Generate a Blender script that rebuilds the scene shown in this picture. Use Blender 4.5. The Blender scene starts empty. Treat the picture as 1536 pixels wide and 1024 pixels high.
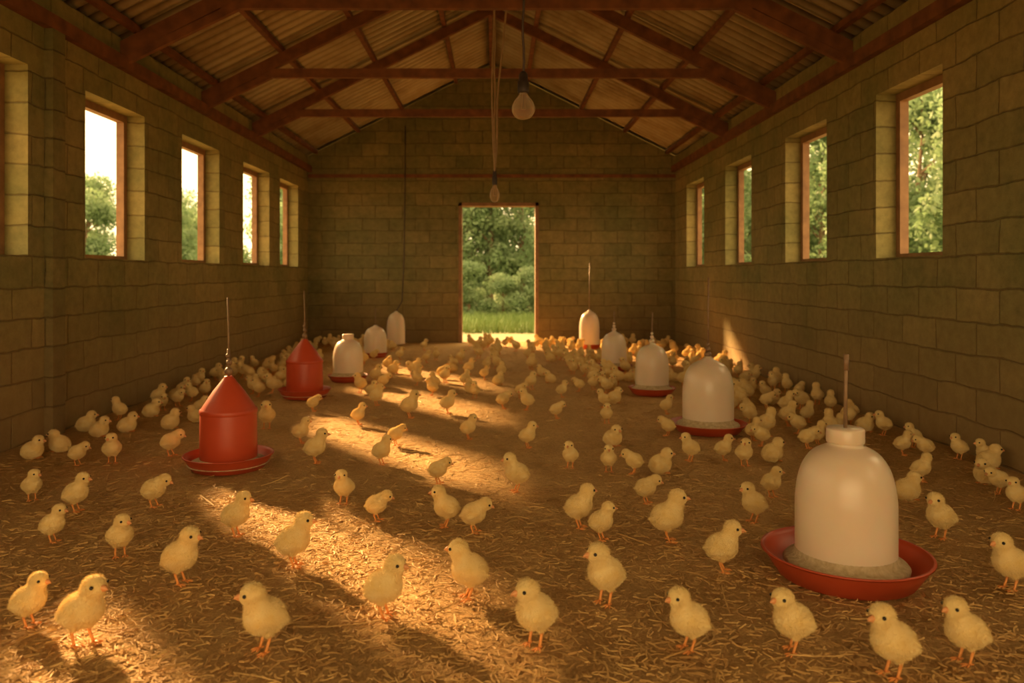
import bpy, bmesh, math, random
import numpy as np
from mathutils import Vector, Matrix, Euler, noise

random.seed(7); rng = np.random.default_rng(7)
scene = bpy.context.scene
COL = scene.collection

# ---------------------------------------------------------------- camera calibration
F = 1195.0; VX = 745.0; VY = 413.0; CAMZ = 1.0
def ground(u, v):
    d = F * CAMZ / (v - VY)
    return ((u - VX) / F * d, d)

XL, XR, YB, YF = -2.80, 2.65, 11.83, -2.2
XC = (XL + XR) / 2
T = 0.20
EAVE = 2.62; SL = 0.5

# ---------------------------------------------------------------- materials
def new_mat(name):
    m = bpy.data.materials.new(name); m.use_nodes = True
    nt = m.node_tree; b = nt.nodes['Principled BSDF']
    return m, nt, b
def N(nt, typ, **kw):
    n = nt.nodes.new(typ)
    for k, v in kw.items():
        if k in n.inputs: n.inputs[k].default_value = v
        else: setattr(n, k, v)
    return n
def ramp(nt, fac, stops):
    r = nt.nodes.new('ShaderNodeValToRGB')
    el = r.color_ramp.elements
    while len(el) < len(stops): el.new(0.5)
    for e, (p, c) in zip(el, stops):
        e.position = p; e.color = (*c, 1)
    nt.links.new(fac, r.inputs['Fac'])
    return r.outputs['Color']
def bump(nt, b, h, strength=0.3, dist=0.01):
    n = N(nt, 'ShaderNodeBump', Strength=strength, Distance=dist)
    nt.links.new(h, n.inputs['Height']); nt.links.new(n.outputs['Normal'], b.inputs['Normal'])
def simple(name, c1, c2, scale=8.0, rough=0.6, bs=0.2, bd=0.005, detail=6, **kw):
    m, nt, b = new_mat(name)
    tc = N(nt, 'ShaderNodeTexCoord')
    nz = N(nt, 'ShaderNodeTexNoise', Scale=scale, Detail=detail)
    nt.links.new(tc.outputs['Object'], nz.inputs['Vector'])
    nt.links.new(ramp(nt, nz.outputs['Fac'], [(0.3, c1), (0.7, c2)]), b.inputs['Base Color'])
    b.inputs['Roughness'].default_value = rough
    bump(nt, b, nz.outputs['Fac'], bs, bd)
    for k, v in kw.items(): b.inputs[k.replace('_', ' ')].default_value = v
    return m

def block_mat(name, ax, dk=1.0):
    m, nt, b = new_mat(name)
    tc = N(nt, 'ShaderNodeTexCoord')
    sep = N(nt, 'ShaderNodeSeparateXYZ'); nt.links.new(tc.outputs['Object'], sep.inputs[0])
    cmb = N(nt, 'ShaderNodeCombineXYZ')
    nt.links.new(sep.outputs[ax], cmb.inputs[0]); nt.links.new(sep.outputs[2], cmb.inputs[1])
    nz = N(nt, 'ShaderNodeTexNoise', Scale=3.5, Detail=4.0); nt.links.new(tc.outputs['Object'], nz.inputs['Vector'])
    sub = N(nt, 'ShaderNodeVectorMath', operation='SUBTRACT'); sub.inputs[1].default_value = (.5, .5, .5)
    nt.links.new(nz.outputs['Color'], sub.inputs[0])
    sc = N(nt, 'ShaderNodeVectorMath', operation='SCALE'); sc.inputs['Scale'].default_value = 0.05
    nt.links.new(sub.outputs[0], sc.inputs[0])
    add = N(nt, 'ShaderNodeVectorMath', operation='ADD')
    nt.links.new(cmb.outputs[0], add.inputs[0]); nt.links.new(sc.outputs[0], add.inputs[1])
    br = N(nt, 'ShaderNodeTexBrick')
    br.inputs['Scale'].default_value = 1; br.inputs['Brick Width'].default_value = 0.40
    br.inputs['Row Height'].default_value = 0.185; br.inputs['Mortar Size'].default_value = 0.008
    br.inputs['Mortar Smooth'].default_value = 0.9
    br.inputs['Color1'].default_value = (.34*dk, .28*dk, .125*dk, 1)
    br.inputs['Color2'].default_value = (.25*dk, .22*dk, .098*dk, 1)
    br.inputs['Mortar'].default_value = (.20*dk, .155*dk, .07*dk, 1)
    nt.links.new(add.outputs[0], br.inputs['Vector'])
    n2 = N(nt, 'ShaderNodeTexNoise', Scale=14.0, Detail=10.0, Roughness=0.7); nt.links.new(tc.outputs['Object'], n2.inputs['Vector'])
    n3 = N(nt, 'ShaderNodeTexNoise', Scale=1.3, Detail=7.0, Roughness=.6); nt.links.new(tc.outputs['Object'], n3.inputs['Vector'])
    mix = N(nt, 'ShaderNodeMix', data_type='RGBA', blend_type='MULTIPLY'); mix.inputs[0].default_value = 1.0
    nt.links.new(br.outputs['Color'], mix.inputs[6])
    nt.links.new(ramp(nt, n2.outputs['Fac'], [(0.25, (.68, .69, .66)), (0.75, (1.28, 1.27, 1.2))]), mix.inputs[7])
    mix2 = N(nt, 'ShaderNodeMix', data_type='RGBA', blend_type='MULTIPLY'); mix2.inputs[0].default_value = 1.0
    nt.links.new(mix.outputs[2], mix2.inputs[6])
    nt.links.new(ramp(nt, n3.outputs['Fac'], [(0.3, (.70, .80, .64)), (0.7, (1.22, 1.12, 1.0))]), mix2.inputs[7])
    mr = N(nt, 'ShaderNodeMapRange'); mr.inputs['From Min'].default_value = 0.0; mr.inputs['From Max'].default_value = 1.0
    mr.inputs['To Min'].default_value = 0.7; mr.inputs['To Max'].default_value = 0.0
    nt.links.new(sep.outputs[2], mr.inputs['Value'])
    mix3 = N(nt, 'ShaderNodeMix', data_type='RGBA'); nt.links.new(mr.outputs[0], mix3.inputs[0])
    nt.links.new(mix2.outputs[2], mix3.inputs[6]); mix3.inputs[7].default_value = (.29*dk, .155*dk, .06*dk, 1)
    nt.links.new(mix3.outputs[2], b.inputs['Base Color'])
    b.inputs['Roughness'].default_value = 0.9
    inv = N(nt, 'ShaderNodeMath', operation='SUBTRACT'); inv.inputs[0].default_value = 1.0
    nt.links.new(br.outputs['Fac'], inv.inputs[1])
    ma = N(nt, 'ShaderNodeMath', operation='MULTIPLY_ADD'); ma.inputs[1].default_value = 0.7
    nt.links.new(n2.outputs['Fac'], ma.inputs[0]); nt.links.new(inv.outputs[0], ma.inputs[2])
    bump(nt, b, ma.outputs[0], 0.7, 0.012)
    return m

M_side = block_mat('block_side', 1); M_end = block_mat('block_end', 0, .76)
M_timber = simple('timber', (.13, .044, .015), (.26, .095, .030), 9, .75, .3)
M_frame = simple('frame_wood', (.22, .11, .045), (.36, .19, .08), 12, .6, .3)
M_red = simple('red_plastic', (.50, .060, .020), (.58, .08, .028), 5, .42, .05)
M_tray = simple('tray_plastic', (.50, .065, .022), (.58, .085, .03), 5, .42, .05)
M_white = simple('white_plastic', (.78, .60, .43), (.84, .70, .54), 3, .28, .03, Subsurface_Weight=0.25, Subsurface_Scale=0.05)
M_feed = simple('feed_mash', (.45, .33, .18), (.65, .52, .32), 60, .95, .8, .01)
M_wire = simple('wire_dark', (.05, .03, .02), (.09, .05, .03), 20, .5)
M_cord = simple('cord', (.28, .17, .07), (.38, .24, .11), 20, .6)
M_rod = simple('rod_steel', (.22, .13, .08), (.36, .23, .12), 20, .5, Metallic=0.3)
M_beak = simple('beak', (.75, .32, .12), (.85, .40, .16), 20, .45)
M_leg = simple('leg_skin', (.78, .28, .06), (.90, .38, .10), 40, .55, .3, .002)
M_eye = simple('eye', (.01, .007, .005), (.015, .01, .007), 10, .12)
M_straw = simple('straw', (.52, .28, .085), (.84, .53, .19), 7, .75, 0)
M_grass = simple('grass', (.12, .19, .05), (.21, .29, .09), 3, .8, 0)
M_bark = simple('bark', (.12, .07, .04), (.22, .14, .08), 9, .9, .5, .02)
M_socket = simple('socket', (.03, .02, .015), (.06, .04, .03), 20, .5)

M_down, nt, b = new_mat('yellow_down')
tc = N(nt, 'ShaderNodeTexCoord')
nz = N(nt, 'ShaderNodeTexNoise', Scale=5.0, Detail=4.0); nt.links.new(tc.outputs['Object'], nz.inputs['Vector'])
nf = N(nt, 'ShaderNodeTexNoise', Scale=60.0, Detail=4.0); nt.links.new(tc.outputs['Object'], nf.inputs['Vector'])
nt.links.new(ramp(nt, nz.outputs['Fac'], [(0.3, (.90, .64, .24)), (0.7, (.95, .74, .36))]), b.inputs['Base Color'])
b.inputs['Roughness'].default_value = .9
b.inputs['Sheen Weight'].default_value = .3; b.inputs['Sheen Roughness'].default_value = .5
b.inputs['Sheen Tint'].default_value = (1, .88, .6, 1)
b.inputs['Specular IOR Level'].default_value = .08
bump(nt, b, nf.outputs['Fac'], .4, .02)

M_floor, nt, b = new_mat('wood_shaving_litter')
tc = N(nt, 'ShaderNodeTexCoord')
n1 = N(nt, 'ShaderNodeTexNoise', Scale=60.0, Detail=8.0, Roughness=.78, Distortion=1.8)
n2 = N(nt, 'ShaderNodeTexNoise', Scale=1.6, Detail=5.0)
n3 = N(nt, 'ShaderNodeTexVoronoi', Scale=50.0)
for n in (n1, n2, n3): nt.links.new(tc.outputs['Object'], n.inputs['Vector'])
mix = N(nt, 'ShaderNodeMix', data_type='RGBA', blend_type='MULTIPLY'); mix.inputs[0].default_value = 1
nt.links.new(ramp(nt, n1.outputs['Fac'], [(0.32, (.38, .19, .055)), (0.5, (.76, .46, .16)), (0.68, (.94, .64, .26))]), mix.inputs[6])
nt.links.new(ramp(nt, n2.outputs['Fac'], [(0.3, (.90, .88, .86)), (0.7, (1.03, 1.02, 1.0))]), mix.inputs[7])
nt.links.new(mix.outputs[2], b.inputs['Base Color']); b.inputs['Roughness'].default_value = .95
ma = N(nt, 'ShaderNodeMath', operation='MULTIPLY_ADD'); ma.inputs[1].default_value = .5
nt.links.new(n3.outputs['Distance'], ma.inputs[0]); nt.links.new(n1.outputs['Fac'], ma.inputs[2])
bump(nt, b, ma.outputs[0], .9, .02)

CP = .15   # corrugation pitch
M_iron, nt, b = new_mat('corrugated_iron')
tc = N(nt, 'ShaderNodeTexCoord')
n1 = N(nt, 'ShaderNodeTexNoise', Scale=1.7, Detail=9.0, Roughness=.65); nt.links.new(tc.outputs['Object'], n1.inputs['Vector'])
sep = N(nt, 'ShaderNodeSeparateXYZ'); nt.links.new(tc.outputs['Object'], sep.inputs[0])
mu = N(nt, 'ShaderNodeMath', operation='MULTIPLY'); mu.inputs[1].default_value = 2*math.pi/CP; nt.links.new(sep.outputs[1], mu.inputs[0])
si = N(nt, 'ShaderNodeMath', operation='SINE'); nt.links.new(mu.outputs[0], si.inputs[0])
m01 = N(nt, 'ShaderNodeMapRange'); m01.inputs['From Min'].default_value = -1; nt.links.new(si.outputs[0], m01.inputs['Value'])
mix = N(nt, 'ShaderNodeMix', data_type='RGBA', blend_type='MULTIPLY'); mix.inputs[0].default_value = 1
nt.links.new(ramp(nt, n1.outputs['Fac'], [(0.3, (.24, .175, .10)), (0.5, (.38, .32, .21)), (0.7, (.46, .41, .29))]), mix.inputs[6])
nt.links.new(ramp(nt, m01.outputs[0], [(0.3, (1.1, 1.1, 1.1)), (0.85, (.36, .30, .25))]), mix.inputs[7])  # shade painted into the flutes so the corrugation shows
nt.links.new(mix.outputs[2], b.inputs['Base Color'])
b.inputs['Roughness'].default_value = .4; b.inputs['Metallic'].default_value = .6

def leaf_mat(name, c1, c2):
    m, nt, b = new_mat(name)
    tc = N(nt, 'ShaderNodeTexCoord')
    nz = N(nt, 'ShaderNodeTexNoise', Scale=1.2, Detail=6.0); nt.links.new(tc.outputs['Object'], nz.inputs['Vector'])
    col = ramp(nt, nz.outputs['Fac'], [(0.3, c1), (0.7, c2)])
    nt.links.new(col, b.inputs['Base Color']); b.inputs['Roughness'].default_value = .6
    tr = N(nt, 'ShaderNodeBsdfTranslucent'); nt.links.new(col, tr.inputs['Color'])
    mx = N(nt, 'ShaderNodeMixShader'); mx.inputs[0].default_value = .5
    nt.links.new(b.outputs[0], mx.inputs[1]); nt.links.new(tr.outputs[0], mx.inputs[2])
    nt.links.new(mx.outputs[0], nt.nodes['Material Output'].inputs['Surface'])
    return m
M_leaf = leaf_mat('leaves', (.16, .26, .12), (.26, .34, .18))

M_yard, nt, b = new_mat('yard_grass_and_path')
tc = N(nt, 'ShaderNodeTexCoord')
n1 = N(nt, 'ShaderNodeTexNoise', Scale=4.0, Detail=8.0); nt.links.new(tc.outputs['Object'], n1.inputs['Vector'])
g = ramp(nt, n1.outputs['Fac'], [(0.3, (.12, .17, .05)), (0.7, (.20, .26, .09))])
s = ramp(nt, n1.outputs['Fac'], [(0.3, (.26, .20, .10)), (0.7, (.38, .29, .15))])
sep = N(nt, 'ShaderNodeSeparateXYZ'); nt.links.new(tc.outputs['Object'], sep.inputs[0])
mr = N(nt, 'ShaderNodeMapRange'); mr.inputs['From Min'].default_value = 13.5; mr.inputs['From Max'].default_value = 16.5
mr.inputs['To Min'].default_value = 1; mr.inputs['To Max'].default_value = 0
nt.links.new(sep.outputs[1], mr.inputs['Value'])
mx = N(nt, 'ShaderNodeMix', data_type='RGBA'); nt.links.new(mr.outputs[0], mx.inputs[0])
nt.links.new(g, mx.inputs[6]); nt.links.new(s, mx.inputs[7]); nt.links.new(mx.outputs[2], b.inputs['Base Color'])
b.inputs['Roughness'].default_value = .95

M_glass, nt, b = new_mat('bulb_glass')
b.inputs['Base Color'].default_value = (1, .85, .6, 1); b.inputs['Roughness'].default_value = .04
tr = N(nt, 'ShaderNodeBsdfTransparent'); tr.inputs['Color'].default_value = (.95, .8, .55, 1)
lw = N(nt, 'ShaderNodeLayerWeight'); lw.inputs['Blend'].default_value = .35
mr = N(nt, 'ShaderNodeMapRange'); mr.inputs['To Min'].default_value = .10; mr.inputs['To Max'].default_value = .55
nt.links.new(lw.outputs['Facing'], mr.inputs['Value'])
mx = N(nt, 'ShaderNodeMixShader'); nt.links.new(mr.outputs[0], mx.inputs[0])
nt.links.new(tr.outputs[0], mx.inputs[1]); nt.links.new(b.outputs[0], mx.inputs[2])
nt.links.new(mx.outputs[0], nt.nodes['Material Output'].inputs['Surface'])

# ---------------------------------------------------------------- mesh helpers
def obj(name, me, parent=None, loc=(0, 0, 0), rot=(0, 0, 0), scale=(1, 1, 1)):
    o = bpy.data.objects.new(name, me); COL.objects.link(o)
    o.location = loc; o.rotation_euler = rot; o.scale = scale
    if parent: o.parent = parent
    return o
def mesh(name, verts, faces, mats=(), smooth=False, fmats=None):
    me = bpy.data.meshes.new(name); me.from_pydata([tuple(v) for v in verts], [], faces)
    for m in mats: me.materials.append(m)
    if smooth: me.polygons.foreach_set('use_smooth', [True] * len(me.polygons))
    if fmats is not None: me.polygons.foreach_set('material_index', fmats)
    me.update(); return me
class Geo:
    def __init__(s): s.v = []; s.f = []; s.m = []
    def add(s, vs, fs, mi=0):
        o = len(s.v); s.v += [tuple(v) for v in vs]
        s.f += [tuple(i + o for i in f) for f in fs]; s.m += [mi] * len(fs)
    def box(s, a, b, mi=0):
        x0, y0, z0 = a; x1, y1, z1 = b
        s.add([(x0,y0,z0),(x1,y0,z0),(x1,y1,z0),(x0,y1,z0),(x0,y0,z1),(x1,y0,z1),(x1,y1,z1),(x0,y1,z1)],
              [(0,3,2,1),(4,5,6,7),(0,1,5,4),(1,2,6,5),(2,3,7,6),(3,0,4,7)], mi)
    def beam(s, p, q, w, h, mi=0, up=(0, 0, 1)):
        p = Vector(p); q = Vector(q); d = (q - p).normalized()
        sd = d.cross(Vector(up))
        if sd.length < 1e-4: sd = Vector((1, 0, 0))
        sd.normalize(); u = sd.cross(d).normalized()
        vs = []
        for c in (p, q):
            for a, bb in ((-1, -1), (1, -1), (1, 1), (-1, 1)):
                vs.append(c + sd * a * w / 2 + u * bb * h / 2)
        s.add(vs, [(0,3,2,1),(4,5,6,7),(0,1,5,4),(1,2,6,5),(2,3,7,6),(3,0,4,7)], mi)
    def tube(s, pts, rad, n=8, mi=0):
        pts = [Vector(p) for p in pts]; rings = []
        for i, p in enumerate(pts):
            d = (pts[min(i+1, len(pts)-1)] - pts[max(i-1, 0)]).normalized()
            a = Vector((0, 1, 0)) if abs(d.y) < .9 else Vector((1, 0, 0))
            u = d.cross(a).normalized(); w = d.cross(u).normalized()
            r = rad[i] if hasattr(rad, '__len__') else rad
            rings.append([p + (u * math.cos(t) + w * math.sin(t)) * r for t in [2*math.pi*k/n for k in range(n)]])
        vs = [v for r in rings for v in r]; fs = []
        for i in range(len(rings) - 1):
            for k in range(n):
                fs.append((i*n+k, i*n+(k+1)%n, (i+1)*n+(k+1)%n, (i+1)*n+k))
        fs.append(tuple(range(n-1, -1, -1))); fs.append(tuple((len(rings)-1)*n+k for k in range(n)))
        s.add(vs, fs, mi)
    def sphere(s, c, r, mi=0, n=12, rx=1, ry=1, rz=1):
        vs = []; fs = []; m = n // 2
        for i in range(m + 1):
            th = math.pi * i / m
            for k in range(n):
                ph = 2 * math.pi * k / n
                vs.append((c[0]+r*rx*math.sin(th)*math.cos(ph), c[1]+r*ry*math.sin(th)*math.sin(ph), c[2]+r*rz*math.cos(th)))
        for i in range(m):
            for k in range(n):
                fs.append((i*n+k, (i+1)*n+k, (i+1)*n+(k+1)%n, i*n+(k+1)%n))
        s.add(vs, fs, mi)
    def mesh(s, name, mats, smooth=False):
        return mesh(name, s.v, s.f, mats, smooth, s.m)
def lathe(name, prof, mats, n=56, smooth=True):
    vs = []; fs = []
    for r, z in prof:
        for k in range(n):
            a = 2*math.pi*k/n; vs.append((r*math.cos(a), r*math.sin(a), z))
    for i in range(len(prof) - 1):
        for k in range(n):
            fs.append((i*n+k, i*n+(k+1)%n, (i+1)*n+(k+1)%n, (i+1)*n+k))
    return mesh(name, vs, fs, mats, smooth)
def smoothprof(pts, k=4):
    out = []
    P = [np.array(p, float) for p in pts]
    for i in range(len(P) - 1):
        p0 = P[max(i-1, 0)]; p1 = P[i]; p2 = P[i+1]; p3 = P[min(i+2, len(P)-1)]
        for j in range(k):
            t = j / k
            out.append(tuple(.5*((2*p1)+(-p0+p2)*t+(2*p0-5*p1+4*p2-p3)*t*t+(-p0+3*p1-3*p2+p3)*t**3)))
    out.append(tuple(P[-1])); return out

# ---------------------------------------------------------------- walls
def wall(name, axis, inner, outer, a0, a1, z0, topf, holes, mat, brk=()):
    cs = sorted({a0, a1, *[h[0] for h in holes], *[h[1] for h in holes], *brk})
    zs_ = sorted({z0, *[h[2] for h in holes if h[2] > z0], *[h[3] for h in holes]})
    g = Geo()
    def P(a, t, z): return (t, a, z) if axis == 'y' else (a, t, z)
    nz_ = len(zs_)
    def lev(i, a): return zs_[i] if i < nz_ else topf(a)
    def solid(i, j):
        if i < 0 or i >= len(cs)-1 or j < 0 or j >= nz_: return False
        ca = (cs[i]+cs[i+1])/2
        za = zs_[j] + .01
        return not any(h[0] < ca < h[1] and h[2] <= za < h[3] for h in holes)
    for i in range(len(cs)-1):
        for j in range(nz_):
            if not solid(i, j): continue
            A, B = cs[i], cs[i+1]
            q = [(A, lev(j, A)), (B, lev(j, B)), (B, lev(j+1, B)), (A, lev(j+1, A))]
            I = [P(a, inner, z) for a, z in q]; O = [P(a, outer, z) for a, z in q]
            fs = [(0,1,2,3), (7,6,5,4)]
            for (di, dj), f in {(0,-1):(0,1,5,4), (1,0):(1,2,6,5), (0,1):(2,3,7,6), (-1,0):(3,0,4,7)}.items():
                if not solid(i+di, j+dj): fs.append(f)
            g.add(I + O, fs)
    me = g.mesh(name, [mat])
    bm = bmesh.new(); bm.from_mesh(me); bmesh.ops.remove_doubles(bm, verts=bm.verts, dist=1e-5)
    bmesh.ops.recalc_face_normals(bm, faces=bm.faces); bm.to_mesh(me); bm.free()
    return obj(name, me)

WZ0, WZ1 = 1.12, 2.26
def dl(px): return -XL * F / (VX - px)
def dr(px): return XR * F / (px - VX)
L = [(4.0, dl(42)), (dl(128), dl(217)), (dl(273), dl(329)), (dl(365), dl(404)), (dl(420), dl(447))]
L += [(1.95, 2.9), (0.2, 1.15)]
R = [(dr(1414), dr(1314)), (dr(1240), dr(1178)), (dr(1127), dr(1088)), (dr(1056), dr(1030))]
R += [(2.6, 3.5), (0.8, 1.7)]
WTOP = EAVE + .15
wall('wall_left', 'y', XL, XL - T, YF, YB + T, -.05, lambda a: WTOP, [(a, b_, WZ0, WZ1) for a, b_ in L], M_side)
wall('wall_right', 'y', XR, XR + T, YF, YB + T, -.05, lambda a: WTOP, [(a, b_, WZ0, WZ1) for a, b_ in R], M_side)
gt = lambda x: WTOP + SL * (min(x - XL, XR - x))
DX0, DX1, DZ = (688-VX)/F*YB, (808-VX)/F*YB, 2.08
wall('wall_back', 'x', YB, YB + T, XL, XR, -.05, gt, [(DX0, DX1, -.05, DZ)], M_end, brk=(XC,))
wall('wall_front', 'x', YF, YF - T, XL, XR, -.05, gt, [(-2.4, 2.25, -.05, 2.6)], M_end, brk=(XC,))  # unseen wall behind camera; wide opening added to let in sky fill
g = Geo(); g.box((XL, 4.93, 0), (XL + .055, 5.07, 2.56)); obj('wall_pilaster', g.mesh('wall_pilaster', [M_end]))

n = 0
for side, lst in (('L', L), ('R', R)):
    for a, b_ in lst:
        n += 1; g = Geo()
        xo = XL - T if side == 'L' else XR + T
        s_ = 1 if side == 'L' else -1
        x0, x1 = sorted((xo + s_*.0, xo + s_*.06))
        w = .055
        g.box((x0, a, WZ0), (x1, a + w, WZ1)); g.box((x0, b_ - w, WZ0), (x1, b_, WZ1))
        g.box((x0, a + w, WZ1 - w), (x1, b_ - w, WZ1)); g.box((x0, a + w, WZ0), (x1, b_ - w, WZ0 + .03))
        obj('window_%d' % n, g.mesh('window', [M_frame]))
g = Geo(); fy0, fy1 = YB - .01, YB + T + .01; w = .05
g.box((DX0, fy0, 0), (DX0 + w, fy1, DZ)); g.box((DX1 - w, fy0, 0), (DX1, fy1, DZ)); g.box((DX0, fy0, DZ - w), (DX1, fy1, DZ))
obj('door_1', g.mesh('door_frame', [M_frame]))
g = Geo(); g.box((XL, YB - .03, 2.45), (XR, YB, 2.50)); obj('trim_1', g.mesh('trim', [M_timber]))

# ---------------------------------------------------------------- floor, outside ground
nx, ny = 60, 150
vs = []; fs = []
for j in range(ny + 1):
    for i in range(nx + 1):
        x = XL + (XR - XL) * i / nx; y = YF + (YB + T - YF) * j / ny
        vs.append((x, y, .006 * noise.noise(Vector((x*3, y*3, 0)))))
for j in range(ny):
    for i in range(nx):
        k = j*(nx+1)+i; fs.append((k, k+1, k+nx+2, k+nx+1))
obj('floor', mesh('floor', vs, fs, [M_floor], True))
obj('ground_yard', mesh('yard', [(-70, -40, -.04), (70, -40, -.04), (70, 90, -.04), (-70, 90, -.04)], [(0,1,2,3)], [M_yard]))

def strips(n_, fx, fy, l0, l1, w0, w1, zmin, zmax, curl=.3):
    x = fx(n_); y = fy(n_); a = rng.uniform(0, 2*math.pi, n_); l = rng.uniform(l0, l1, n_); w = rng.uniform(w0, w1, n_)
    z = rng.uniform(zmin, zmax, n_); bend = rng.normal(0, curl, n_); tilt = rng.normal(0, .08, n_)
    V = np.zeros((n_, 8, 3)); cx, cy, cz, ang = x.copy(), y.copy(), z.copy(), a.copy()
    roll = rng.uniform(-1, 1, n_)
    for k in range(4):
        px, py = -np.sin(ang) * w / 2, np.cos(ang) * w / 2
        V[:, 2*k] = np.stack([cx + px, cy + py, cz + roll*w*.4], 1); V[:, 2*k+1] = np.stack([cx - px, cy - py, cz - roll*w*.4], 1)
        cx += np.cos(ang) * l / 3; cy += np.sin(ang) * l / 3; cz = np.clip(cz + tilt * l / 3, .001, .02); ang = ang + bend
    Fc = []
    for k in range(3): Fc.append(np.stack([np.arange(n_)*8+2*k, np.arange(n_)*8+2*k+1, np.arange(n_)*8+2*k+3, np.arange(n_)*8+2*k+2], 1))
    return V.reshape(-1, 3), np.concatenate(Fc)
def clampx(lo, hi): return lambda n_: rng.uniform(lo, hi, n_)
V1, F1 = strips(70000, clampx(XL+.1, XR-.1), lambda n_: 1.4 + 9.5*rng.random(n_)**2.0, .014, .055, .0014, .0042, .003, .012)
V2, F2 = strips(24000, clampx(-1.9, 1.9), lambda n_: 1.3 + 2.4*rng.random(n_), .012, .042, .0012, .004, .003, .014, .6)
V3, F3 = strips(260, clampx(-2.3, 2.3), lambda n_: 1.7 + 5*rng.random(n_)**1.5, .10, .24, .002, .0045, .008, .014, .12)
V = np.concatenate([V1, V2, V3]); Fa = np.concatenate([F1, F2+len(V1), F3+len(V1)+len(V2)])
V[:, 0] = np.clip(V[:, 0], XL+.02, XR-.02)
obj('floor_straw', mesh('straw', V.tolist(), Fa.tolist(), [M_straw]))

# ---------------------------------------------------------------- roof
RZ = EAVE + SL * (XC - XL)
def rz(x): return EAVE + SL * min(x - XL, XR - x)
OV = .38
for side in (-1, 1):
    vs = []; fs = []
    y0, y1 = YF - .5, YB + .75; step = CP/12; K = int((y1 - y0) / step)
    xe = (XL - T - OV) if side < 0 else (XR + T + OV)
    for j in range(K + 1):
        y = y0 + j * step; w_ = .034 * math.sin(2 * math.pi * y / CP)
        for t in (0, .5, 1):
            x = xe + (XC - xe) * t
            vs.append((x, y, rz(x) + .226 + w_))
    for j in range(K):
        for t in range(2):
            fs.append((j*3+t, j*3+t+1, (j+1)*3+t+1, (j+1)*3+t))
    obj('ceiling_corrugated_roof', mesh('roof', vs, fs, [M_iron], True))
trY = [(-1.6, 2.98), (.3, 2.98), (2.45, 2.98), (4.3, 2.98), (5.95, 3.0), (7.58, 2.89), (9.14, 2.83)]
for y, cz in trY:
    g = Geo(); h = .11; w = .055; o_ = .06
    xo = T + OV - .05
    g.beam((XL - xo, y, rz(XL - xo) + o_), (XC, y, RZ + o_), w, h)
    g.beam((XR + xo, y, rz(XR + xo) + o_), (XC, y + .001, RZ + o_), w, h)
    dx = (cz + .03 - EAVE) / SL
    g.beam((XL + dx - .12, y, cz + .03), (XR - dx + .12, y, cz + .03), w * .9, .085)
    g.beam((XL, y, EAVE - .03), (XL + dx + .05, y, cz + .01), w*.8, .06)
    g.beam((XR, y, EAVE - .03), (XR - dx - .05, y, cz + .01), w*.8, .06)
    obj('roof_truss', g.mesh('truss', [M_timber]))
g = Geo()
for d in (.12, .75, 1.4, 2.2):
    for x in (XL + d, XR - d):
        g.beam((x, YF, rz(x) + .15), (x, YB, rz(x) + .15), .05, .05)
g.beam((XC, YF, RZ + .12), (XC, YB, RZ + .12), .05, .12)
for x in (XL - .3, XR + .3):
    g.beam((x, YF - .4, rz(x) + .15), (x, YB + .6, rz(x) + .15), .05, .05)
for x in (XL - T - OV + .02, XR + T + OV - .02):
    g.box((x - .012, YF - .4, rz(x) + .03), (x + .012, YB + .6, rz(x) + .185))
obj('roof_purlins', g.mesh('purlins', [M_timber]))
g = Geo(); g.box((XL, YF, 2.53), (XL + .06, YB, 2.62)); g.box((XR - .06, YF, 2.53), (XR, YB, 2.62))
obj('roof_wall_plates', g.mesh('plates', [M_timber]))

# ---------------------------------------------------------------- hanging bulbs
def bulb_lathe(r, hgt):
    return smoothprof([(0.001, 0), (r*.55, hgt*.05), (r*.93, hgt*.22), (r, hgt*.38), (r*.85, hgt*.58), (r*.5, hgt*.76), (r*.34, hgt*.86), (r*.33, hgt)], 4)
def hanging_bulb(x, y, zc, r, hgt, top, two=False):
    e = obj('hanging_light_bulb', None); e.location = (x, y, zc)
    obj('glass', lathe('glass', bulb_lathe(r, hgt), [M_glass], 32), e, (0, 0, -hgt*.4))
    zs0 = hgt*.6
    obj('socket', lathe('socket', [(.001, 0), (r*.48, 0), (r*.5, .01), (r*.5, .06), (r*.40, .065), (r*.38, .10), (r*.2, .115), (.001, .115)], [M_socket], 24), e, (0, 0, zs0 - .02))
    g = Geo(); g.tube([(0,0,zs0), (-.01,0,.0), (-.012,0,-.01), (.012,0,-.01), (.01,0,0), (0.004,0,zs0)], .0015, 5)
    obj('filament', g.mesh('filament', [M_cord]), e)
    H = top - zc
    g = Geo(); pts = [(0.004*math.sin(t*17), 0, zs0 + .08 + (H - zs0 - .08)*t) for t in np.linspace(0, 1, 14)]
    g.tube(pts, .007, 6)
    if two:
        pts = [(.085*t**1.5 + .012*math.sin(t*9)*(1-t), 0.01, zs0 + .08 + (H - zs0 - .08)*t) for t in np.linspace(0, 1, 20)]
        g.tube(pts, .007, 6)
        pts = [(-.02*math.sin(t*3.1), -.01, zs0 + .08 + (H - zs0 - .08)*t) for t in np.linspace(0, 1, 20)]
        g.tube(pts, .006, 6)
    obj('cord', g.mesh('cord', [M_cord if two else M_wire]), e)
    return e
hanging_bulb((785-VX)/F*4.3, 4.3, 1.905, .063, .165, 2.98)
hanging_bulb((742-VX)/F*5.95, 5.90, 1.0 + (VY-292)/F*5.92, .037, .15, 2.96, True)

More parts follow.
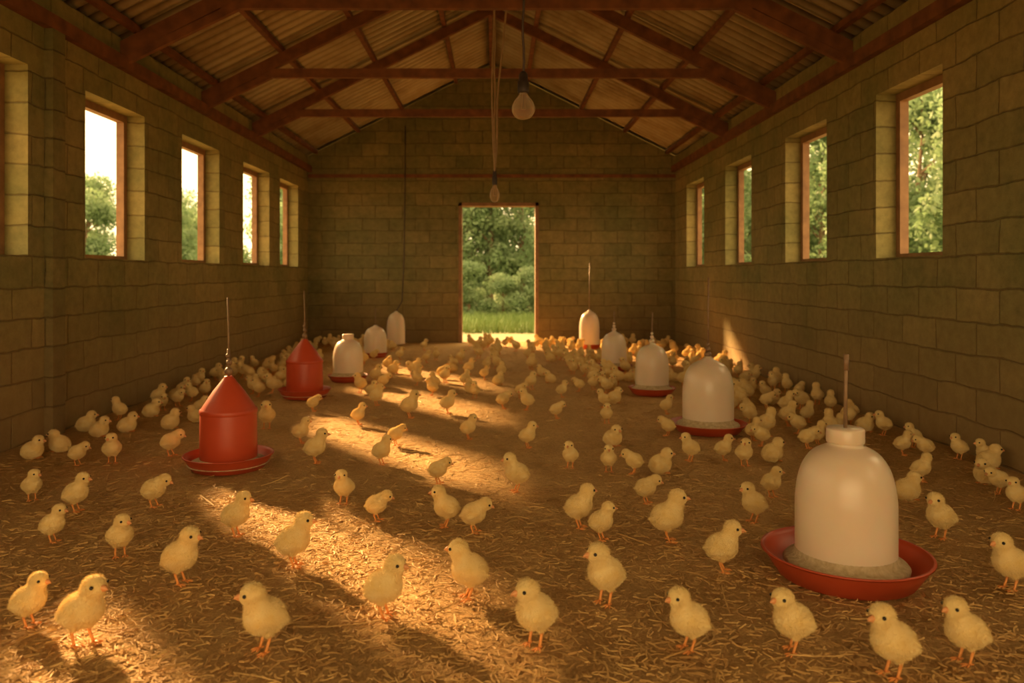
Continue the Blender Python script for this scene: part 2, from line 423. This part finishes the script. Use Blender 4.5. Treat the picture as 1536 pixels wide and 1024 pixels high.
# ---------------------------------------------------------------- feeders / waterers
def tube_obj(name, pts, r, mat, parent):
    g = Geo(); g.tube(pts, r, 8); return obj(name, g.mesh(name, [mat], True), parent)
feeders = []
def tray(e, R_, h, mat=None):
    p = [(.001, 0), (R_*.72, 0), (R_*.80, .006), (R_*.94, h*.75), (R_*.98, h*.92), (R_, h), (R_*1.005, h*.97), (R_*1.0, h*1.03), (R_*.965, h*1.03), (R_*.93, h*.85), (R_*.76, .018), (.001, .014)]
    obj('tray', lathe('tray', p, [M_tray], 72), e)
def red_feeder(u, v, tw, bw, hgt, rodtop):
    x, y = ground(u, v); k = y / F; R_ = tw*k/2; r = bw*k/2; H = hgt*k
    feeders.append((x, y, R_)); e = obj('poultry_feeder', None); e.location = (x, y, 0.004)
    tray(e, R_, .075)
    p = [(r*.93, .02), (r, .03), (r, H*.30), (r*.985, H*.60), (r*.96, H*.645)] + [(r*.93, H*.665), (r*.55, H*.84), (r*.22, H*.965), (r*.15, H*.99), (r*.14, H), (.001, H)]
    obj('hopper', lathe('hopper', p, [M_red], 64), e)
    obj('seam', lathe('seam', [(r*.99, H*.60), (r*1.012, H*.61), (r*1.0, H*.645), (r*.96, H*.66)], [M_red], 64), e)
    obj('feed', lathe('feed', smoothprof([(R_*.90, .03), (R_*.82, .042), (r*1.05, .055), (r*.9, .07)]), [M_feed], 48), e)
    g = Geo(); g.sphere((0, 0, H + .025), .022); g.sphere((0.002, 0, H + .07), .016); g.sphere((-.003, 0, H + .105), .013)
    g.tube([(0,0,H-.01), (0,0,H+.14)], .008, 8)
    obj('hanger_knobs', g.mesh('knobs', [M_rod], True), e)
    tube_obj('hanger_rod', [(0, 0, H), (0, 0, H + .2), (-.004, 0, H + rodtop*k)], .0045, M_rod, e)
def white_waterer(u, v, tw, bw, hgt, rodtop, style='dome', big=False, pos=None, traymat=True):
    x, y = ground(u, v) if pos is None else pos
    k = y / F; R_ = tw*k/2; r = bw*k/2*.97; H = hgt*k
    feeders.append((x, y, R_)); e = obj('poultry_waterer', None); e.location = (x, y, 0.004)
    if traymat: tray(e, R_, .085 if big else .06)
    z0 = .03
    q = .945 if style == 'neck' else 1.0
    p = [(r*1.0, z0), (r*1.0, H*.50*q), (r*.985, H*.60*q), (r*.94, H*.70*q), (r*.84, H*.80*q), (r*.66, H*.885*q), (r*.40, H*.935*q)]
    p = smoothprof(p, 4)
    if style == 'neck':
        p += [(r*.35, H*.892), (r*.345, H*.90), (r*.345, H*.97), (.001, H*.97)]
    else:
        p += [(r*.26, H*.955), (r*.14, H*.985), (r*.12, H), (.001, H)]
    obj('jar', lathe('jar', p, [M_white], 72), e)
    skirt = [(r*1.22, .035), (r*1.24, .05), (r*1.2, .058), (r*1.06, .066), (r*1.02, .075), (r*1.0, .09)]
    if R_ > r*1.3: obj('base_ring', lathe('base', skirt, [M_feed], 64), e)
    if style == 'neck':
        obj('cap', lathe('cap', [(r*.34, H*.905), (r*.375, H*.908), (r*.38, H*.92), (r*.38, H*.995), (r*.36, H*1.005), (.001, H*1.005)], [M_white], 48), e)
    if rodtop:
        if style == 'dome' and y < 9:
            g = Geo(); g.sphere((0, 0, H + .012), .024, rz=.8); g.sphere((0, 0, H + .045), .016); g.sphere((0, 0, H + .075), .012)
            obj('hanger_knobs', g.mesh('knobs', [M_white if y > 6 else M_rod], True), e)
        rr = .0065 if big else .005
        tube_obj('hanger_rod', [(0, 0, H - .01), (0.001, 0, H + rodtop*k*.5), (0.003, 0, H + rodtop*k)], rr, M_rod, e)
        if big: tube_obj('rod_sleeve', [(0.003, 0, H + rodtop*k - .05), (0.003, 0, H + rodtop*k+.002)], .009, M_rod, e)
    return e
red_feeder(343, 703, 131, 83, 138, 118)
red_feeder(457, 597, 78, 54, 88, 72)
white_waterer(522, 572, 60, 46, 70, 0, 'neck')
white_waterer(563, 536, 38, 35, 48, 25)
e = white_waterer(0, 0, 34, 28, 52, 0, pos=((594-VX)/F*11.3, 11.3), traymat=False)
tube_obj('hanging_cord', [(0.0, 0, .48), (.06, .2, .62), (.08, .3, 1.2), (.08, .42, 2.4), (.08, .45, 3.2)], .008, M_wire, e)
white_waterer(1268, 866, 241, 147, 222, 110, 'neck', True)
white_waterer(1062, 648, 114, 77, 113, 118)
white_waterer(978, 592, 70, 51, 78, 45)
white_waterer(921, 556, 56, 38, 60, 28)
white_waterer(884, 523, 34, 31, 58, 70)

# ---------------------------------------------------------------- chicks (unit height, facing +X)
def chick_mesh(name, head=(.17, 0, .83), yaw=0, pitch=0, sit=False, stride=0., plump=1., seed=1):
    dz = -.24 if sit else 0
    parts = []
    B = lambda c, r, ry=0, rzz=0: parts.append((Vector(c) + Vector((0, 0, dz)), r, ry, rzz))
    p = plump
    B((-.045, 0, .475), (.285*p, .25*p, .24*p), -.42)
    B((.055, 0, .50), (.21*p, .225*p, .24*p))
    B((-.03, 0, .42), (.215*p, .21*p, .18*p))
    B((-.235, 0, .42), (.10, .10, .085), .1)
    B((-.315, 0, .415), (.065, .05, .035), .2)
    hc = Vector(head); base = Vector((.08, 0, .60))
    for t in (.25, .5, .75):
        c = base.lerp(hc, t); rr = .175*(1-t) + .125*t
        B(c, (rr, rr*.97, rr))
    B(hc, (.165, .155, .155), 0, yaw)
    hd = Euler((0, -pitch, yaw)).to_matrix()
    ck = hd @ Vector((.065, 0, -.03)); B(hc + ck, (.105, .11, .10))
    for s in (-1, 1):
        B((-.07, s*.22*p, .47), (.17, .04, .105), -.30)
        B((-.17, s*.195*p, .43), (.11, .03, .055), -.40)
        B((stride*s*.6 - .02, s*.085, .30), (.075, .07, .10))
    bm = bmesh.new()
    for c, r, ry, rzz in parts:
        M = Matrix.Translation(c) @ Euler((0, ry, rzz)).to_matrix().to_4x4() @ Matrix.Diagonal((*r, 1))
        bmesh.ops.create_icosphere(bm, subdivisions=3, radius=1, matrix=M)
    me = bpy.data.meshes.new('t'); bm.to_mesh(me); bm.free()
    o = bpy.data.objects.new('t', me); COL.objects.link(o)
    rm = o.modifiers.new('r', 'REMESH'); rm.mode = 'VOXEL'; rm.voxel_size = .018; rm.use_smooth_shade = True
    sm = o.modifiers.new('s', 'SMOOTH'); sm.factor = .5; sm.iterations = 7
    dg = bpy.context.evaluated_depsgraph_get(); em = bpy.data.meshes.new_from_object(o.evaluated_get(dg))
    bpy.data.objects.remove(o)
    nv = len(em.vertices); co = np.zeros(nv*3); em.vertices.foreach_get('co', co); co = co.reshape(-1, 3)
    nm = np.zeros(nv*3); em.vertices.foreach_get('normal', nm); nm = nm.reshape(-1, 3)
    g = Geo(); g.v = [tuple(c) for c in co]; g.f = [tuple(pp.vertices) for pp in em.polygons]; g.m = [0]*len(g.f)
    r2 = np.random.default_rng(seed); K = 18000
    hc2 = hc + Vector((0, 0, dz))
    def hp(v): return hc2 + hd @ Vector(v)
    idx = r2.integers(0, nv, K); b0 = co[idx] + r2.normal(0, .008, (K, 3)); nn = nm[idx]
    # keep the down short around the beak and eyes
    face = np.array(hp((.13, 0, 0)))
    near = np.linalg.norm(b0 - face, axis=1) < .13
    d = nn*.7 + np.array([-.40, 0, -.4]) + r2.normal(0, .2, (K, 3)); d /= np.linalg.norm(d, axis=1)[:, None]
    ln = r2.uniform(.018, .045, K)[:, None]; ln[near] *= .4
    sd = np.cross(d, r2.normal(0, 1, (K, 3))); sd /= np.linalg.norm(sd, axis=1)[:, None]
    b0 = b0 - nn*.008
    vv = np.stack([b0 + sd*.0022, b0 - sd*.0022, b0 + d*ln], 1).reshape(-1, 3)
    o_ = len(g.v); g.v += [tuple(c) for c in vv]; g.f += [(o_+3*i, o_+3*i+1, o_+3*i+2) for i in range(K)]; g.m += [0]*K
    g.tube([hp((.13, 0, -.008)), hp((.18, 0, -.014)), hp((.215, 0, -.026)), hp((.24, 0, -.045))], [.044, .037, .022, .003], 10, 1)
    g.tube([hp((.13, 0, -.035)), hp((.18, 0, -.042)), hp((.21, 0, -.046))], [.032, .024, .004], 8, 1)
    for s in (-1, 1):
        g.sphere(hp((.096, s*.126, .026)), .0265, 2, 12)
    for s in (-1, 1):
        y = s*.085; fx = stride*s
        if sit:
            hip = Vector((.05, y, .06)); foot = Vector((.10, y, .012))
            g.tube([hip, foot], [.02, .016], 8, 3)
        else:
            hip = Vector((-.02 + fx*.5, y, .29)); hock = Vector((-.055 + fx*.8, y*1.02, .175)); foot = Vector((.01 + fx, y*1.08, .016))
            g.tube([hip, hip.lerp(hock, .5), hock, hock.lerp(foot, .15), hock.lerp(foot, .6), foot], [.05, .036, .025, .021, .019, .021], 10, 3)
        for a, l in ((0, .145), (.52, .125), (-.52, .125), (math.pi - .1, .075)):
            dd = Vector((math.cos(a), math.sin(a), 0))
            g.tube([foot, foot + dd*l*.5 + Vector((0, 0, .004)), foot + dd*l*.85 - Vector((0,0,.003)), foot + dd*l - Vector((0, 0, .010))], [.019, .0165, .0125, .003], 8, 3)
    return g.mesh(name, [M_down, M_beak, M_eye, M_leg], True)

CM = {
 'A': chick_mesh('chick_a', seed=1),
 'B': chick_mesh('chick_b', head=(.16, .03, .82), yaw=.7, seed=2),
 'C': chick_mesh('chick_c', head=(.16, -.03, .82), yaw=-.7, seed=3, stride=.03),
 'D': chick_mesh('chick_d', head=(.26, 0, .70), pitch=-.3, seed=4, stride=.04),
 'S': chick_mesh('chick_s', head=(.16, 0, .77), sit=True, plump=1.06, seed=5),
 'W': chick_mesh('chick_w', head=(.19, 0, .82), stride=.07, pitch=.1, seed=6),
}
chicks = [
(45,942,84,-8,'A'),(125,970,110,-20,'W'),(395,980,110,-125,'C'),(272,878,88,-12,'A'),(442,852,84,0,'A'),
(578,928,97,-18,'A'),(702,900,92,-155,'C'),(802,972,108,-120,'C'),(907,908,97,-125,'C'),(1032,978,98,-160,'A'),
(1188,980,100,-155,'W'),(1338,1018,114,-160,'A'),(1447,997,102,-165,'A'),(1514,887,88,-165,'A'),
(115,769,60,-5,'A'),(48,752,49,-50,'B'),(80,815,54,-5,'A'),(180,837,68,-60,'B'),(232,762,58,0,'D'),
(355,806,69,-10,'A'),(515,757,54,-100,'A'),(566,783,50,5,'D'),(474,696,53,5,'A'),(452,666,40,5,'A'),
(257,685,47,0,'D'),(168,696,48,-60,'C'),(117,699,35,0,'D'),(50,688,27,0,'S'),(88,678,25,180,'S'),(192,648,24,10,'S'),
(573,698,46,-20,'B'),(594,669,34,10,'D'),(538,638,34,0,'A'),(565,609,34,-20,'B'),(615,628,43,-10,'A'),
(672,621,36,0,'A'),(648,594,28,180,'A'),(703,660,39,-10,'A'),(658,727,47,0,'D'),(668,792,64,-170,'A'),
(712,801,62,0,'D'),(774,739,60,-165,'A'),(792,673,41,-20,'A'),(755,614,32,10,'D'),(790,616,34,-170,'A'),
(797,585,29,-60,'B'),(855,703,41,-110,'A'),(870,794,69,-20,'B'),(903,812,60,-30,'B'),(970,757,52,-10,'D'),
(1003,814,80,-5,'A'),(1085,860,80,-20,'A'),(1130,785,62,-160,'A'),(1158,747,43,-60,'B'),(913,709,43,-95,'A'),
(950,712,38,175,'D'),(992,710,32,0,'S'),(920,669,25,-60,'S'),(910,636,28,-90,'A'),(835,629,31,0,'D'),
(1035,693,44,-165,'A'),(1086,692,39,-10,'A'),(1117,700,44,-80,'C'),(1160,692,37,10,'S'),(1362,750,35,0,'S'),
(1410,809,71,-150,'A'),(1383,724,42,-15,'B'),(1438,690,39,-165,'A'),(1478,726,37,-150,'S'),(1497,742,40,-170,'D'),
(1524,766,44,-150,'A'),(1510,703,33,-10,'S'),(1495,700,34,180,'A'),(1355,684,34,-30,'A'),(1387,688,36,170,'D'),
(1370,672,30,180,'A'),(1325,654,38,180,'A'),(1298,648,30,-40,'S'),(1212,674,40,-20,'D'),(1227,668,34,10,'A'),
(1182,640,40,-30,'B'),(1196,652,38,180,'D'),(1142,670,38,-170,'D'),(1130,662,32,10,'A'),(400,644,44,-80,'A'),
(470,618,26,20,'D'),(625,572,26,0,'A'),(663,568,24,0,'D'),(712,598,27,-100,'A'),(727,570,22,0,'A'),
(905,612,28,180,'A'),(922,605,24,0,'S'),(1000,622,30,-30,'A'),(1001,655,24,160,'D'),(843,597,26,0,'A'),
(868,588,24,180,'D'),(890,585,26,-60,'A'),(590,560,22,10,'S'),(600,540,20,0,'A'),(636,526,18,0,'A'),
(680,552,20,180,'A'),(150,655,24,0,'S'),(228,625,25,20,'S'),(265,600,26,0,'S'),(640,545,20,0,'A'),
]
placed = []
for u, v, h, ang, pose in chicks:
    x, y = ground(u, v); s = min(max(h / F * y, .145), .215)
    x = min(max(x, XL + .1), XR - .1)
    if pose == 'S': s = min(max(s*1.25, .16), .2)
    placed.append((x, y))
    obj('chick', CM[pose], None, (x, y, .006), (0, 0, math.radians(ang)), (s, s*1.05, s))
flock = obj('chick_flock', None); cnt = 0
def region(x0, x1, y0, y1, n_, md=.15):
    global cnt
    tries = 0; k = 0
    while k < n_ and tries < 4000:
        tries += 1
        x = random.uniform(x0, x1); y = random.uniform(y0, y1)
        if any((x-a)**2 + (y-b_)**2 < md*md for a, b_ in placed): continue
        if any((x-a)**2 + (y-b_)**2 < (r+.09)**2 for a, b_, r in feeders): continue
        placed.append((x, y)); k += 1; cnt += 1
        s = random.uniform(.15, .185)
        o = obj('flock_chick_%d' % cnt, CM[random.choice('ABCDSSWDA')], flock, (x, y, .006), (0, 0, random.uniform(-math.pi, math.pi)), (s, s, s))
region(1.55, 2.52, 4.9, 7.5, 36)
region(1.35, 2.52, 7.5, 11.3, 60)
region(.75, 1.5, 6.6, 9.0, 28)
region(.6, 1.4, 9.0, 11.4, 30)
region(-.4, .9, 9.8, 11.5, 20)
region(-2.68, -1.95, 5.0, 6.6, 12)
region(-2.68, -1.75, 6.3, 8.5, 32)
region(-2.65, -1.3, 8.5, 11.4, 44)
region(-1.2, .7, 6.4, 9.7, 28, .3)

# ---------------------------------------------------------------- trees and grass outside
def tree_mesh(name, seed, H=4.8):
    r = np.random.default_rng(seed); g = Geo()
    g.tube([(0,0,-.1), (.05,0,H*.25), (-.05,.05,H*.5), (.05,0,H*.8)], [.13, .10, .07, .02], 8, 1)
    blobs = []
    for i in range(24):
        a = r.uniform(0, 2*math.pi); zz = r.uniform(.05, .95); rad = (1 - abs(zz-.4)*.9)*1.4*r.uniform(.3, 1)
        c = np.array([math.cos(a)*rad, math.sin(a)*rad, zz*H]); blobs.append((c, r.uniform(.45, .8)))
        g.tube([(0, 0, max(.2, c[2]-.6)), tuple(c)], [.035, .012], 5, 1)
    for c, R_ in blobs:
        K = 400
        d = r.normal(0, 1, (K, 3)); d /= np.linalg.norm(d, axis=1)[:, None]
        p = c + d*R_*(r.random(K)**.4)[:, None]
        a = r.normal(0, 1, (K, 3)); a /= np.linalg.norm(a, axis=1)[:, None]
        b2 = np.cross(a, d + 1e-3); b2 /= np.linalg.norm(b2, axis=1)[:, None]
        s = r.uniform(.05, .11, K)[:, None]
        vv = np.stack([p - a*s, p + b2*s*.45, p + a*s, p - b2*s*.45], 1).reshape(-1, 3)
        o_ = len(g.v); g.v += [tuple(q) for q in vv]; g.f += [(o_+4*i, o_+4*i+1, o_+4*i+2, o_+4*i+3) for i in range(K)]; g.m += [0]*K
    return g.mesh(name, [M_leaf, M_bark])
TM = [tree_mesh('tree_a', 11), tree_mesh('tree_b', 12, 5.4), tree_mesh('tree_c', 13, 4.2)]
def tree(x, y, s): obj('leafy_tree', random.choice(TM), None, (x, y, -.05), (0, 0, random.uniform(0, 6)), (s, s, s*random.uniform(.9, 1.1)))
for i in range(15): tree(-7 + i*1.0 + random.uniform(-.4, .4), random.uniform(24.5, 28), random.uniform(.75, 1.0))
for i in range(12): tree(-9 + i*1.7, random.uniform(31, 34), random.uniform(.9, 1.1))
for i in range(24): tree(10.5 + random.uniform(-1, 1.8), 8 + i*1.4, random.uniform(.85, 1.15))
for i in range(18): tree(-16 + random.uniform(-1.5, 1.5), 14 + i*1.7, random.uniform(.85, 1.1))
for i in range(11): obj('bush', TM[i % 3], None, (-3.4 + i*.68 + random.uniform(-.2, .2), random.uniform(20.2, 20.8), -.5), (0, 0, i), (.45, .45, .34))
Vg = []; Fg = []
for i in range(12000):
    x = random.uniform(-4.5, 4.5); y = 14.3 + 5*random.random()**1.2
    hgt = random.uniform(.06, .20); a = random.uniform(0, 6.28); w = .012
    dx, dy = math.cos(a)*w, math.sin(a)*w; o_ = len(Vg)
    Vg += [(x-dx, y-dy, -.04), (x+dx, y+dy, -.04), (x + random.gauss(0, .05), y + random.gauss(0, .05), hgt)]
    Fg.append((o_, o_+1, o_+2))
obj('ground_grass', mesh('grass', Vg, Fg, [M_grass]))

# ---------------------------------------------------------------- light
w = bpy.data.worlds.new('World'); scene.world = w; w.use_nodes = True
nt = w.node_tree; bg = nt.nodes['Background']
tc = N(nt, 'ShaderNodeTexCoord'); sep = N(nt, 'ShaderNodeSeparateXYZ')
nt.links.new(tc.outputs['Generated'], sep.inputs[0])
c = ramp(nt, sep.outputs[2], [(0.0, (1.0, .72, .36)), (0.35, (1.0, .71, .33)), (1.0, (1.0, .71, .36))])
nt.links.new(c, bg.inputs['Color']); bg.inputs['Strength'].default_value = 3.1
sd = bpy.data.lights.new('sun', 'SUN'); sd.energy = 13.5; sd.color = (1, .60, .24); sd.angle = math.radians(3.5)
so = obj('sun', sd); so.rotation_euler = Vector((.62, -.785, -math.tan(math.radians(24)))).to_track_quat('-Z', 'Y').to_euler()

# ---------------------------------------------------------------- camera
cd = bpy.data.cameras.new('camera'); co_ = obj('camera', cd); co_.location = (0, 0, CAMZ); co_.rotation_euler = (math.radians(90), 0, 0)
cd.sensor_width = 36; cd.lens = 36 * F / 1536
cd.shift_x = (768 - VX) / 1536; cd.shift_y = -(512 - VY) / 1536
cd.dof.use_dof = True; cd.dof.focus_distance = 3.2; cd.dof.aperture_fstop = 2.8
cd.clip_end = 300
scene.camera = co_
scene.view_settings.view_transform = 'Standard'
scene.view_settings.exposure = 0.42
